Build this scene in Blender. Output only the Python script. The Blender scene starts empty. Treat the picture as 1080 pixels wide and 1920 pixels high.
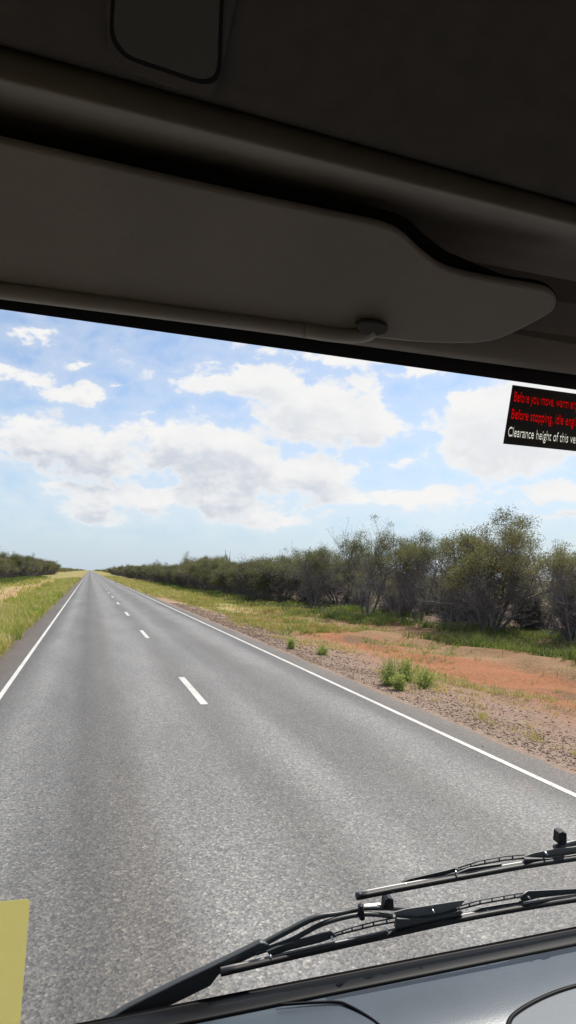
import bpy, math, random
import numpy as np
from mathutils import Vector, Matrix
C = bpy.context.scene.collection
R = math.radians
random.seed(7)
rng = np.random.default_rng(7)

# ------------------------------------------------------------------ camera
EYE = Vector((0.0, 0.0, 2.25))
FPX = 1140.0                       # focal length in pixels of the 1080 x 1920 frame
YAW, PITCH, ROLL = R(17.867), R(5.880), R(1.3)
fw = Vector((math.sin(YAW)*math.cos(PITCH), math.cos(YAW)*math.cos(PITCH), math.sin(PITCH)))
r0 = Vector((math.cos(YAW), -math.sin(YAW), 0)); u0 = r0.cross(fw)
RT = r0*math.cos(ROLL) + u0*math.sin(ROLL); UP = -r0*math.sin(ROLL) + u0*math.cos(ROLL)
cd = bpy.data.cameras.new('camera'); cam = bpy.data.objects.new('camera', cd); C.objects.link(cam)
cd.sensor_fit = 'VERTICAL'; cd.sensor_height = 36; cd.sensor_width = 36*1080/1920
cd.lens = FPX/1920*36; cd.clip_start = 0.02; cd.clip_end = 20000
m = Matrix((RT, UP, -fw)).transposed().to_4x4(); m.translation = EYE
cam.matrix_world = m
bpy.context.scene.camera = cam

def ray(px, py): return fw + RT*((px-540)/FPX) - UP*((py-960)/FPX)
def atY(px, py, Y):                # point seen at that spot, Y metres ahead of the eye
    d = ray(px, py); return EYE + d*(Y/d.y)
def atZ(px, py, z):                # point seen at that spot, at world height z
    d = ray(px, py); return EYE + d*((z-EYE.z)/d.z)
def onplane(px, py, p0, n):
    d = ray(px, py); return EYE + d*((p0-EYE).dot(n)/d.dot(n))

# ------------------------------------------------------------------ light
SUN_EL, SUN_AZ = R(57), R(58)      # azimuth clockwise from the road ahead
sc = bpy.context.scene
sc.view_settings.view_transform = 'Standard'; sc.view_settings.look = 'None'
sc.view_settings.gamma = 1; sc.view_settings.exposure = 0.75
sc.view_settings.use_curve_mapping = False
sc.render.engine = 'CYCLES'
sc.cycles.use_denoising = True
sc.cycles.max_bounces = 10; sc.cycles.diffuse_bounces = 6; sc.cycles.transparent_max_bounces = 24
S = Vector((math.sin(SUN_AZ)*math.cos(SUN_EL), math.cos(SUN_AZ)*math.cos(SUN_EL), math.sin(SUN_EL)))
sl = bpy.data.lights.new('sun', 'SUN'); sl.energy = 3.6; sl.angle = R(0.5); sl.color = (1, .95, .87)
so = bpy.data.objects.new('sun', sl); C.objects.link(so); so.rotation_euler = S.to_track_quat('Z', 'Y').to_euler()
so.location = (20, 20, 60)

class N:                           # small helper for node trees
    def __init__(s, t): s.t = t
    def new(s, kind, **kw):
        n = s.t.nodes.new(kind)
        for k, v in kw.items():
            if k.startswith('i_'):
                key = k[2:]; key = int(key) if key.isdigit() else key.replace('_', ' ')
                s.put(v, n.inputs[key])
            else: setattr(n, k, v)
        return n
    def put(s, v, sock):
        if hasattr(v, 'is_linked') or hasattr(v, 'links'): s.t.links.new(v, sock)
        else: sock.default_value = v
    def math(s, op, a, b=0.0, c=0.0, clamp=False):
        n = s.t.nodes.new('ShaderNodeMath'); n.operation = op; n.use_clamp = clamp
        for i, v in enumerate((a, b, c)): s.put(v, n.inputs[i])
        return n.outputs[0]
    def mix(s, f, a, b, mode='MIX'):
        n = s.t.nodes.new('ShaderNodeMix'); n.data_type = 'RGBA'; n.blend_type = mode
        s.put(f, n.inputs[0]); s.put(a, n.inputs[6]); s.put(b, n.inputs[7]); return n.outputs[2]
    def ramp(s, f, stops, interp='LINEAR'):
        n = s.t.nodes.new('ShaderNodeValToRGB'); n.color_ramp.interpolation = interp
        e = n.color_ramp.elements
        while len(e) < len(stops): e.new(.5)
        for k, (p, c) in zip(e, stops):
            k.position = p; k.color = (*c, 1) if len(c) == 3 else c
        s.put(f, n.inputs[0]); return n.outputs[0]
    def step(s, v, a, b, lo=0.0, hi=1.0):
        n = s.t.nodes.new('ShaderNodeMapRange'); n.interpolation_type = 'SMOOTHSTEP'
        for i, x in enumerate((v, a, b, lo, hi)): s.put(x, n.inputs[i])
        return n.outputs[0]
    def noise(s, vec, scale, detail=3, rough=.55, dist=0.0):
        n = s.t.nodes.new('ShaderNodeTexNoise')
        s.t.links.new(vec, n.inputs['Vector']); n.inputs['Scale'].default_value = scale
        n.inputs['Detail'].default_value = detail; n.inputs['Roughness'].default_value = rough
        n.inputs['Distortion'].default_value = dist; return n.outputs[0]
    def xyz(s, x, y, z):
        n = s.t.nodes.new('ShaderNodeCombineXYZ')
        for i, v in enumerate((x, y, z)): s.put(v, n.inputs[i])
        return n.outputs[0]
    def split(s, v):
        n = s.t.nodes.new('ShaderNodeSeparateXYZ'); s.t.links.new(v, n.inputs[0]); return n.outputs

# ---- sky: the Sky Texture, with a deck of cumulus laid out over the whole dome
w = bpy.data.worlds.new('World'); sc.world = w; w.use_nodes = True
t = w.node_tree; t.nodes.clear(); n = N(t)
SKY_STRENGTH = 0.095
sky = t.nodes.new('ShaderNodeTexSky'); sky.sky_type = 'NISHITA'; sky.sun_disc = False
sky.sun_elevation = SUN_EL; sky.sun_rotation = SUN_AZ; sky.air_density = 1.0; sky.dust_density = .6; sky.ozone_density = 2.5
# cloud field as a node group of azimuth and elevation (degrees)
g = bpy.data.node_groups.new('cloud_field', 'ShaderNodeTree')
g.interface.new_socket('az', in_out='INPUT', socket_type='NodeSocketFloat')
g.interface.new_socket('el', in_out='INPUT', socket_type='NodeSocketFloat')
g.interface.new_socket('field', in_out='OUTPUT', socket_type='NodeSocketFloat')
gi = g.nodes.new('NodeGroupInput'); go = g.nodes.new('NodeGroupOutput'); q = N(g)
AZ, EL = gi.outputs[0], gi.outputs[1]
uv = q.xyz(q.math('MULTIPLY', AZ, .12), q.math('MULTIPLY', EL, .2), 3.3)
wob1 = q.math('SUBTRACT', q.noise(uv, 1.4, 4, .6), .5)
uv2 = q.xyz(q.math('MULTIPLY', AZ, .12), q.math('MULTIPLY', EL, .2), 9.1)
wob2 = q.math('SUBTRACT', q.noise(uv2, 1.4, 4, .6), .5)
AZw = q.math('MULTIPLY_ADD', wob1, 9.0, AZ); ELw = q.math('MULTIPLY_ADD', wob2, 4.5, EL)
def azel(px, py):
    d = ray(px, py).normalized(); return math.degrees(math.atan2(d.x, d.y)), math.degrees(math.asin(d.z))
# cumulus banks: centre and half-size
CLOUDS = [(130, 840, 190, 55, 1.0), (390, 850, 170, 60, 1.05), (560, 890, 130, 60, .95), (330, 935, 300, 38, .8),
          (470, 720, 120, 42, 1.0), (600, 770, 120, 70, 1.0), (690, 800, 90, 40, .85), (400, 715, 80, 30, .8),
          (950, 800, 150, 85, 1.15), (880, 860, 90, 45, .8), (1050, 770, 150, 100, 1.15), (890, 740, 60, 22, .8), (760, 690, 60, 22, .7),
          (140, 740, 90, 22, .85), (30, 700, 90, 16, .7), (70, 630, 70, 18, .75), (240, 730, 14, 7, .7),
          (190, 965, 90, 14, .65), (480, 970, 160, 18, .7), (820, 940, 130, 24, .75), (1040, 925, 120, 20, .75),
          (730, 916, 50, 8, .6), (740, 860, 35, 14, .7), (1050, 965, 110, 8, .6), (580, 660, 140, 24, .7),
          (150, 690, 40, 9, .55)]
f = None
for (px, py, rx, ry, amp) in CLOUDS:
    a0, e0 = azel(px, py); ra = abs(azel(px+rx, py)[0]-a0); re = abs(azel(px, py+ry)[1]-e0)
    dx = q.math('MULTIPLY', q.math('SUBTRACT', AZw, a0), 1/ra); dy = q.math('MULTIPLY', q.math('SUBTRACT', ELw, e0), 1/re)
    d2 = q.math('ADD', q.math('MULTIPLY', dx, dx), q.math('MULTIPLY', dy, dy))
    b = q.math('MULTIPLY', q.math('EXPONENT', q.math('MULTIPLY', d2, -.75)), amp)
    f = b if f is None else q.math('MAXIMUM', f, b) if len(CLOUDS) < 0 else q.math('SMOOTH_MAX', f, b, .25)
# the same kind of banks everywhere else on the dome
uv3 = q.xyz(q.math('MULTIPLY', AZ, .045), q.math('MULTIPLY', EL, .12), 5.7)
wild = q.step(q.noise(uv3, 1.0, 3, .5), .46, .66)
a0, e0 = azel(540, 850)
ox = q.math('MULTIPLY', q.math('SUBTRACT', AZ, a0), 1/29.0); oy = q.math('MULTIPLY', q.math('SUBTRACT', EL, e0), 1/19.0)
away = q.step(q.math('ADD', q.math('MULTIPLY', ox, ox), q.math('MULTIPLY', oy, oy)), .9, 1.5)
low = q.step(EL, 2.0, 9.0)
f = q.math('MAXIMUM', f, q.math('MULTIPLY', q.math('MULTIPLY', wild, away), low))
uv4 = q.xyz(q.math('MULTIPLY', AZ, .2), q.math('MULTIPLY', EL, .3), 1.0)
fine = q.math('SUBTRACT', q.noise(uv4, 1.6, 7, .54, .25), .5)
f = q.math('MULTIPLY_ADD', fine, 1.5, f)
g.links.new(f, go.inputs[0])
tc = t.nodes.new('ShaderNodeTexCoord')
sx, sy, sz = n.split(tc.outputs['Generated'])
azn = n.math('MULTIPLY', n.math('ARCTAN2', sx, sy), 57.2958); eln = n.math('MULTIPLY', n.math('ARCSINE', sz), 57.2958)
def field(da, de):
    k = t.nodes.new('ShaderNodeGroup'); k.node_tree = g
    n.put(n.math('ADD', azn, da), k.inputs[0]); n.put(n.math('ADD', eln, de), k.inputs[1]); return k.outputs[0]
f0 = field(0, 0); f1 = field(.4, 1.7)
mask = n.math('MAXIMUM', n.step(f0, .30, .68), n.math('MULTIPLY', n.step(f0, -.15, .45), .30))
mask = n.math('MULTIPLY', mask, n.step(eln, .8, 5.0))
thick = n.step(f0, .42, .85)
lit = n.math('SUBTRACT', f0, f1)                                   # lit top, grey base
shade = n.math('MULTIPLY', n.math('MULTIPLY', n.step(f1, .15, 1.0), n.step(lit, -.40, .55, 1.0, .35)), thick)
vd = t.nodes.new('ShaderNodeVectorMath'); vd.operation = 'DOT_PRODUCT'; t.links.new(tc.outputs['Generated'], vd.inputs[0]); vd.inputs[1].default_value = S
shade = n.math('MULTIPLY', shade, n.step(vd.outputs['Value'], .42, .72, .95, .30))   # cloud bases glow towards the sun
CW = 5.9                                                            # cloud radiance before the 0.1 strength
cloud = n.mix(shade, (CW*1.0, CW*.99, CW*.985, 1), (CW*.58, CW*.64, CW*.75, 1))
veil = n.step(eln, -2, 18, .85, .10)                                 # thin high veil towards the horizon
base = n.mix(veil, sky.outputs[0], (CW*.56, CW*.69, CW*.84, 1))
col = n.mix(mask, base, cloud)
bg = t.nodes.new('ShaderNodeBackground'); bg.inputs['Strength'].default_value = SKY_STRENGTH
t.links.new(col, bg.inputs['Color']); ow = t.nodes.new('ShaderNodeOutputWorld'); t.links.new(bg.outputs[0], ow.inputs[0])

# ------------------------------------------------------------------ helpers
def tag(o, label=None, cat=None, group=None, kind=None):
    if label: o['label'] = label
    if cat: o['category'] = cat
    if group: o['group'] = group
    if kind: o['kind'] = kind
    return o
def empty(name, loc=(0, 0, 0)):
    o = bpy.data.objects.new(name, None); C.objects.link(o); o.location = loc; o.empty_display_size = .2; return o
def link(name, me, mat, parent=None):
    o = bpy.data.objects.new(name, me); C.objects.link(o)
    if mat is not None and not me.materials: me.materials.append(mat)
    if parent is not None: o.parent = parent
    return o
def mesh_np(name, V, F, smooth=False):           # V (n,3), F (m,k) all of k corners
    V = np.asarray(V, dtype=np.float32); F = np.asarray(F, dtype=np.int32)
    me = bpy.data.meshes.new(name); k = F.shape[1]
    me.vertices.add(len(V)); me.vertices.foreach_set('co', V.ravel())
    me.loops.add(F.size); me.loops.foreach_set('vertex_index', F.ravel())
    me.polygons.add(len(F)); me.polygons.foreach_set('loop_start', np.arange(0, F.size, k, dtype=np.int32))
    me.polygons.foreach_set('loop_total', np.full(len(F), k, dtype=np.int32))
    if smooth: me.polygons.foreach_set('use_smooth', np.ones(len(F), dtype=bool))
    me.update(calc_edges=True); me.validate(); return me
def mesh_py(name, V, F, smooth=False):
    me = bpy.data.meshes.new(name); me.from_pydata([tuple(v) for v in V], [], F); me.update()
    if smooth:
        for p in me.polygons: p.use_smooth = True
    return me
class MB:                                        # collects solids for ONE part
    def __init__(s): s.V = []; s.F = []
    def add(s, V, F):
        b = len(s.V); s.V += [tuple(v) for v in V]; s.F += [[b+i for i in f_] for f_ in F]; return s
    def box(s, lo, hi):
        x0, y0, z0 = lo; x1, y1, z1 = hi
        return s.add([(x0,y0,z0),(x1,y0,z0),(x1,y1,z0),(x0,y1,z0),(x0,y0,z1),(x1,y0,z1),(x1,y1,z1),(x0,y1,z1)],
                     [(0,3,2,1),(4,5,6,7),(0,1,5,4),(1,2,6,5),(2,3,7,6),(3,0,4,7)])
    def tube(s, pts, r, k=10, caps=True):
        pts = [Vector(p) for p in pts]; rs = r if isinstance(r, (list, tuple)) else [r]*len(pts)
        V = []; a = None
        for i, p in enumerate(pts):
            d = (pts[min(i+1, len(pts)-1)] - pts[max(i-1, 0)]).normalized()
            if a is None: a = d.orthogonal().normalized()
            a = (a - d*a.dot(d)).normalized(); b = d.cross(a)
            V += [p + (a*math.cos(2*math.pi*j/k) + b*math.sin(2*math.pi*j/k))*rs[i] for j in range(k)]
        F = [(i*k+j, i*k+(j+1) % k, (i+1)*k+(j+1) % k, (i+1)*k+j) for i in range(len(pts)-1) for j in range(k)]
        if caps: F += [tuple(range(k))[::-1], tuple(range((len(pts)-1)*k, len(pts)*k))]
        return s.add(V, F)
    def prism(s, poly, off):                     # polygon of 3-D points swept by a vector
        k = len(poly); off = Vector(off); P = [Vector(p) for p in poly]
        F = [tuple(range(k)), tuple(range(k, 2*k))[::-1]] + [(i, k+i, k+(i+1) % k, (i+1) % k) for i in range(k)]
        return s.add(P + [p+off for p in P], F)
    def build(s, name, mat, parent=None, smooth=False, bevel=0, seg=2):
        me = mesh_py(name, s.V, s.F); o = link(name, me, mat, parent)
        import bmesh
        bm = bmesh.new(); bm.from_mesh(me); bmesh.ops.recalc_face_normals(bm, faces=bm.faces); bm.to_mesh(me); bm.free()
        if bevel:
            b = o.modifiers.new('bevel', 'BEVEL'); b.width = bevel; b.segments = seg; b.limit_method = 'ANGLE'; b.angle_limit = R(40)
        if smooth:
            for p in me.polygons: p.use_smooth = True
            if bevel or smooth == 'auto':
                w_ = o.modifiers.new('normals', 'WEIGHTED_NORMAL'); w_.keep_sharp = True
        return o
def arc(pts, cuts=6):                            # Catmull-Rom through 2-D or 3-D points
    P = [np.array(p, float) for p in pts]; P = [2*P[0]-P[1]] + P + [2*P[-1]-P[-2]]; out = []
    for i in range(1, len(P)-2):
        for j in range(cuts):
            u = j/cuts; a, b, c, d = P[i-1:i+3]
            out.append(.5*((2*b) + (c-a)*u + (2*a-5*b+4*c-d)*u*u + (3*b-a-3*c+d)*u**3))
    return out + [P[-2]]

def pmat(name, col=(.5,.5,.5), rough=.7, spec=.5, var=None, bump=None, metal=0.0, coat=0.0):
    """var = (scale, colour, amount), bump = (scale, distance)"""
    mt = bpy.data.materials.new(name); mt.use_nodes = True; t_ = mt.node_tree; q_ = N(t_)
    b = t_.nodes['Principled BSDF']; b.inputs['Roughness'].default_value = rough; b.inputs['Metallic'].default_value = metal
    b.inputs['Specular IOR Level'].default_value = spec; b.inputs['Coat Weight'].default_value = coat
    b.inputs['Base Color'].default_value = (*col, 1)
    o_ = t_.nodes.new('ShaderNodeTexCoord').outputs['Object']
    if var:
        k = q_.noise(o_, var[0], 5, .6)
        t_.links.new(q_.mix(q_.step(k, .5-var[2]/2, .5+var[2]/2), (*col, 1), (*var[1], 1)), b.inputs['Base Color'])
    if bump:
        bn = t_.nodes.new('ShaderNodeBump'); bn.inputs['Distance'].default_value = bump[1]
        bn.inputs['Strength'].default_value = bump[2] if len(bump) > 2 else .6
        t_.links.new(q_.noise(o_, bump[0], 3, .6), bn.inputs['Height']); t_.links.new(bn.outputs[0], b.inputs['Normal'])
    return mt

# ------------------------------------------------------------------ materials of the land
def base_mat(name):
    mt = bpy.data.materials.new(name); mt.use_nodes = True; t_ = mt.node_tree; q_ = N(t_)
    pos = t_.nodes.new('ShaderNodeNewGeometry').outputs['Position']
    return mt, t_, q_, t_.nodes['Principled BSDF'], pos
XL, XC, XR = -1.38, 2.0, 5.0                     # painted lines
EL_, ER_ = -2.05, 5.58                           # edges of the seal
mt, t_, q_, b_, pos = base_mat('chip_seal'); M_ROAD = mt
px_, py_, pz_ = q_.split(pos)
warp = q_.math('SUBTRACT', q_.noise(q_.xyz(q_.math('MULTIPLY', px_, .6), q_.math('MULTIPLY', py_, .06), 0.0), 1.0, 4, .6), .5)
xs = q_.math('MULTIPLY_ADD', warp, .75, px_)
u = q_.math('MULTIPLY', q_.math('SUBTRACT', xs, -2.4), 1/8.3)
def U(x): return (x+2.4)/8.3
lt, dk, md = (.172,.171,.170), (.080,.077,.073), (.122,.120,.118)
lane = q_.ramp(u, [(0, (.105,.070,.050)), (U(-1.65), (.088,.070,.056)), (U(-1.3), dk), (U(-.75), lt), (U(-.35), md), (U(.05), dk), (U(.4), (.105,.098,.090)),
                   (U(.95), lt), (U(1.35), lt), (U(1.95), (.115,.112,.108)), (U(2.6), lt), (U(3.0), md), (U(3.5), (.105,.101,.096)), (U(4.3), lt), (U(4.85), dk), (U(5.1), (.09,.078,.068)), (1, (.11,.085,.068))], 'EASE')
patch = q_.noise(q_.xyz(px_, q_.math('MULTIPLY', py_, .22), 0.0), .9, 5, .6)
lane = q_.mix(1.0, lane, q_.ramp(patch, [(.25, (.72,.71,.70)), (.75, (1.2,1.2,1.2))]), 'MULTIPLY')
chip = t_.nodes.new('ShaderNodeTexVoronoi'); chip.inputs['Scale'].default_value = 52; t_.links.new(pos, chip.inputs['Vector'])
cr, cg, cb = q_.split(chip.outputs['Color'])
stone = q_.ramp(cr, [(0, (.36,.35,.34)), (.45, (.78,.76,.74)), (.78, (1.08,1.05,1.0)), (.93, (1.4,1.25,1.05)), (1, (1.9,1.8,1.7))])
lane = q_.mix(.85, lane, stone, 'MULTIPLY')
mott = q_.noise(pos, 22, 3, .7)
lane = q_.mix(1.0, lane, q_.ramp(mott, [(.3, (.84,.84,.84)), (.7, (1.16,1.16,1.16))]), 'MULTIPLY')
dust = q_.step(q_.noise(q_.xyz(px_, q_.math('MULTIPLY', py_, .4), 4.0), 1.6, 5, .65), .62, .85)
lane = q_.mix(q_.math('MULTIPLY', dust, .22), lane, (.26,.17,.12,1))
t_.links.new(lane, b_.inputs['Base Color']); b_.inputs['Roughness'].default_value = .60; b_.inputs['Specular IOR Level'].default_value = .62
bn = t_.nodes.new('ShaderNodeBump'); bn.inputs['Distance'].default_value = .004; bn.inputs['Strength'].default_value = .8
t_.links.new(q_.math('ADD', chip.outputs['Distance'], cg), bn.inputs['Height']); t_.links.new(bn.outputs[0], b_.inputs['Normal'])

mt, t_, q_, b_, pos = base_mat('worn_white_paint'); M_PAINT = mt
wear = q_.step(q_.noise(pos, 17, 6, .8), .50, .66)
big = q_.noise(pos, .8, 3, .6)
t_.links.new(q_.mix(q_.math('MULTIPLY', wear, .8), q_.ramp(big, [(.3, (.42,.405,.375)), (.7, (.55,.535,.50))]), (.2,.19,.18,1)), b_.inputs['Base Color']); b_.inputs['Roughness'].default_value = .6

mt, t_, q_, b_, pos = base_mat('outback_soil'); M_SOIL = mt
px_, py_, pz_ = q_.split(pos)
w1 = q_.math('SUBTRACT', q_.noise(q_.xyz(px_, q_.math('MULTIPLY', py_, .5), 0.0), .35, 5, .6), .5)
w2 = q_.math('SUBTRACT', q_.noise(pos, 1.5, 5, .65), .5)
xs = q_.math('ADD', q_.math('MULTIPLY_ADD', w1, 4.0, px_), q_.math('MULTIPLY', w2, 1.3))
u = q_.math('MULTIPLY', q_.math('ADD', xs, 22.0), 1/52.0)
def U(x): return (x+22)/52
grav, red, straw, green, litter = (.235,.17,.13), (.29,.128,.068), (.31,.26,.11), (.11,.135,.045), (.14,.10,.075)
near = q_.ramp(u, [(0, litter), (U(-15), green), (U(-11), (.25,.22,.09)), (U(-8), (.34,.2,.1)), (U(-5.5), (.3,.22,.1)), (U(-3), (.15,.13,.06)), (U(-1), (.12,.095,.07)),
                   (U(5.6), (.25,.185,.145)), (U(7.0), grav), (U(8.5), (.26,.155,.105)), (U(9.3), red), (U(10.7), red), (U(11.3), (.25,.16,.09)), (U(12.6), (.2,.115,.065)), (U(15), (.19,.11,.07)), (U(17), litter), (1, litter)])
far = q_.ramp(u, [(0, litter), (U(-14), green), (U(-10), straw), (U(-7), (.38,.24,.13)), (U(-4), straw), (U(-2), (.2,.18,.09)), (U(5.6), (.26,.19,.14)),
                  (U(6.6), (.3,.21,.14)), (U(7.6), straw), (U(10), straw), (U(11.5), (.26,.22,.09)), (U(13), green), (U(16), litter), (1, litter)])
land = q_.mix(q_.step(q_.math('MULTIPLY_ADD', w1, 30.0, py_), 24, 46), near, far)
farg = q_.mix(q_.step(q_.noise(pos, .1, 4, .6), .4, .6), (.2,.2,.07,1), (.32,.25,.11,1))
land = q_.mix(q_.step(py_, 90, 200), land, farg)
blot = q_.noise(q_.xyz(px_, q_.math('MULTIPLY', py_, .38), 2.0), .8, 7, .72)
land = q_.mix(q_.step(blot, .51, .66, 0.0, .8), land, (.15,.105,.065,1))
land = q_.mix(q_.step(blot, .47, .30, 0.0, .45), land, (.33,.19,.115,1))
wide = q_.step(q_.math('ABSOLUTE', q_.math('SUBTRACT', px_, 1.8)), 30, 60)
land = q_.mix(wide, land, (.14,.12,.06,1))
speck = q_.noise(pos, 16, 4, .75)
land = q_.mix(1.0, land, q_.ramp(speck, [(.3, (.62,.6,.58)), (.5, (1,1,1)), (.75, (1.3,1.28,1.24))]), 'MULTIPLY')
t_.links.new(land, b_.inputs['Base Color']); b_.inputs['Roughness'].default_value = .95; b_.inputs['Specular IOR Level'].default_value = .1
bn = t_.nodes.new('ShaderNodeBump'); bn.inputs['Distance'].default_value = .05; bn.inputs['Strength'].default_value = .8
t_.links.new(q_.noise(pos, 9, 5, .7), bn.inputs['Height']); t_.links.new(bn.outputs[0], b_.inputs['Normal'])

def leaf_mat(name, stops, scale=.6, trans=.35, obj_var=.3, rough=.6):
    mt, t_, q_, b_, pos = base_mat(name)
    k = q_.noise(pos, scale, 4, .65)
    inf = t_.nodes.new('ShaderNodeObjectInfo').outputs['Random']
    k = q_.math('ADD', k, q_.math('MULTIPLY', q_.math('SUBTRACT', inf, .5), obj_var))
    col = q_.ramp(k, stops)
    t_.links.new(col, b_.inputs['Base Color']); b_.inputs['Roughness'].default_value = rough; b_.inputs['Specular IOR Level'].default_value = .25
    tr = t_.nodes.new('ShaderNodeBsdfTranslucent'); t_.links.new(q_.mix(1.0, col, (1.25,1.3,.75,1), 'MULTIPLY'), tr.inputs['Color'])
    mx = t_.nodes.new('ShaderNodeMixShader'); mx.inputs[0].default_value = trans
    t_.links.new(b_.outputs[0], mx.inputs[1]); t_.links.new(tr.outputs[0], mx.inputs[2])
    t_.links.new(mx.outputs[0], t_.nodes['Material Output'].inputs['Surface']); return mt
M_LEAF = leaf_mat('mulga_leaf', [(.25, (.092,.098,.058)), (.5, (.142,.140,.080)), (.75, (.20,.178,.10))], .9, .42)
M_LEAF2 = leaf_mat('scrub_leaf', [(.25, (.086,.090,.056)), (.5, (.135,.128,.074)), (.75, (.19,.165,.094))], .9, .42)
M_GREEN = leaf_mat('green_grass', [(.3, (.085,.125,.04)), (.5, (.135,.165,.05)), (.68, (.25,.225,.095))], .7, .4)
M_VERGE = leaf_mat('verge_grass', [(.34, (.13,.19,.04)), (.46, (.22,.27,.06)), (.56, (.33,.33,.10)), (.72, (.46,.38,.19))], .35, .35)
M_DRY = leaf_mat('dry_grass', [(.34, (.19,.24,.06)), (.48, (.35,.29,.11)), (.7, (.44,.34,.17))], .4, .3)
M_WEED = leaf_mat('weed_leaf', [(.3, (.25,.31,.10)), (.6, (.36,.39,.15))], 3, .4)
M_BARK = pmat('grey_bark', (.125,.115,.117), .9, .2, (6, (.19,.172,.168), .4))
M_TWIG = pmat('dead_twig', (.095,.082,.085), .9, .2, (3, (.13,.11,.105), .5))
M_PALE = pmat('pale_dead_wood', (.42,.39,.35), .85, .2, (5, (.3,.27,.24), .4))
mt, t_, q_, b_, pos = base_mat('shoulder_stone'); M_STONE = mt
t_.links.new(q_.ramp(q_.noise(pos, 7, 2, .8), [(.3, (.12,.08,.062)), (.5, (.22,.15,.118)), (.65, (.29,.21,.165)), (.8, (.38,.31,.26))]), b_.inputs['Base Color']); b_.inputs['Roughness'].default_value = .9

# ------------------------------------------------------------------ ground and road
def hz(x, y):
    """height of the natural ground beside the embankment"""
    x = np.asarray(x, float); y = np.asarray(y, float)
    d = np.maximum(np.maximum(EL_-x, x-ER_), 0)
    h = -.03 - .17*np.clip(d/2.6, 0, 1)**1.3
    b = np.clip(d/3, 0, 1)*(np.exp(-((y-20)/200)**2))*1.25
    h = h + b*(.05*np.sin(x*1.3+np.sin(y*.31)*1.5) + .04*np.sin(y*.8+x*.7) + .03*np.sin(x*3.1+y*2.3))
    near = np.exp(-np.clip(y-10, 0, None)/40)*np.clip(d/1.0, 0, 1)
    tr = np.exp(-((x-9.4-.3*np.sin(y*.15))/.35)**2) + np.exp(-((x-11.0-.3*np.sin(y*.15))/.35)**2)
    e = np.clip((x-(11.25+.45*np.sin(y*.47)+.2*np.sin(y*1.31)))/.55, 0, 1); e = e*e*(3-2*e)
    return h - near*.07*tr + near*.20*e
xs = np.concatenate([[-6000,-2500,-900,-300,-120,-60,-40], np.arange(-30, -3, .6), np.arange(-3, -1.8, .25), [-1.5, 0, 2, 4, 5.2], np.arange(5.5, 16, .25), np.arange(16, 40, .8), [46,60,90,150,400,1200,3000,6000]])
ys = np.concatenate([[-400,-100,-30], np.arange(-10, 3, 2.), np.arange(3, 30, .3), np.arange(30, 80, .8), np.arange(80, 200, 4), [220,260,320,400,550,800,1200,2000,3500,6000,12000]])
GX, GY = np.meshgrid(xs, ys); GZ = hz(GX, GY)
V = np.stack([GX.ravel(), GY.ravel(), GZ.ravel()], 1); nx = len(xs)
I = (np.arange(len(ys)-1)[:, None]*nx + np.arange(nx-1)[None]).ravel()
tag(link('ground', mesh_np('ground', V, np.stack([I, I+1, I+1+nx, I+nx], 1), True), M_SOIL), 'pinkish gravel and red soil on both sides of the sealed road', 'ground', kind='structure')
# road: ragged seal edge
ye = np.concatenate([np.arange(-30, 60, .35), np.arange(60, 300, 6), [400,600,1000,2000,6000,9000]])
je = lambda s: .05*np.sin(ye*1.7+s) + .04*np.sin(ye*4.3+2*s) + .05*(rng.random(len(ye))-.5)
cols = [EL_-.06+je(1), EL_+.1+0*ye, XL+0*ye, XC+0*ye, XR+0*ye, ER_-.1+0*ye, ER_+.06+je(5)]
zz = [-.045, 0, 0, 0, 0, 0, -.045]
V = np.stack([np.stack([c, ye, np.full(len(ye), z)], 1) for c, z in zip(cols, zz)], 1).reshape(-1, 3); nx = 7
I = (np.arange(len(ye)-1)[:, None]*nx + np.arange(nx-1)[None]).ravel()
road = tag(link('road', mesh_np('road', V, np.stack([I, I+1, I+1+nx, I+nx], 1)), M_ROAD), 'straight grey sealed highway running to the horizon', 'road', kind='structure')
def strip(name, x0, x1, y0, y1, z=.004):
    m_ = MB(); k = max(1, min(40, int((y1-y0)/3)))
    Y = [y0+(y1-y0)*i/k for i in range(k+1)]
    m_.add([(x, y, z) for y in Y for x in (x0, x1)], [(2*i, 2*i+1, 2*i+3, 2*i+2) for i in range(k)])
    return m_.build(name, M_PAINT, road)
strip('edge_line', XL-.045, XL+.04, -20, 4000); strip('edge_line', XR-.045, XR+.045, -20, 4000)
d0 = None
for k in range(-1, 60):
    y0 = 10.63 + 10.75*k
    if d0 is None:
        d0 = strip('centre_dash', XC-.065, XC+.065, 0, 2.8); d0.location.y = y0
    else:
        c = d0.copy(); C.objects.link(c); c.parent = road; c.location.y = y0

# ------------------------------------------------------------------ vegetation builders
def tubes_np(P0, P1, R0, R1, k=4):
    P0, P1 = np.asarray(P0), np.asarray(P1); R0, R1 = np.asarray(R0), np.asarray(R1); n_ = len(P0)
    D = P1-P0; D /= np.linalg.norm(D, axis=1, keepdims=True)+1e-9
    A = np.cross(D, np.where(np.abs(D[:, 2:3]) > .9, [[1., 0, 0]], [[0, 0, 1.]])); A /= np.linalg.norm(A, axis=1, keepdims=True)+1e-9
    B = np.cross(D, A); ang = np.arange(k)*2*np.pi/k
    ring = A[:, None]*np.cos(ang)[None, :, None] + B[:, None]*np.sin(ang)[None, :, None]
    V = np.concatenate([P0[:, None]+ring*R0[:, None, None], P1[:, None]+ring*R1[:, None, None]], 1).reshape(-1, 3)
    j = np.arange(k); base = (np.arange(n_)*2*k)[:, None]
    F = np.stack([base+j, base+(j+1) % k, base+k+(j+1) % k, base+k+j], -1).reshape(-1, 4)
    return V, F
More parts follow.
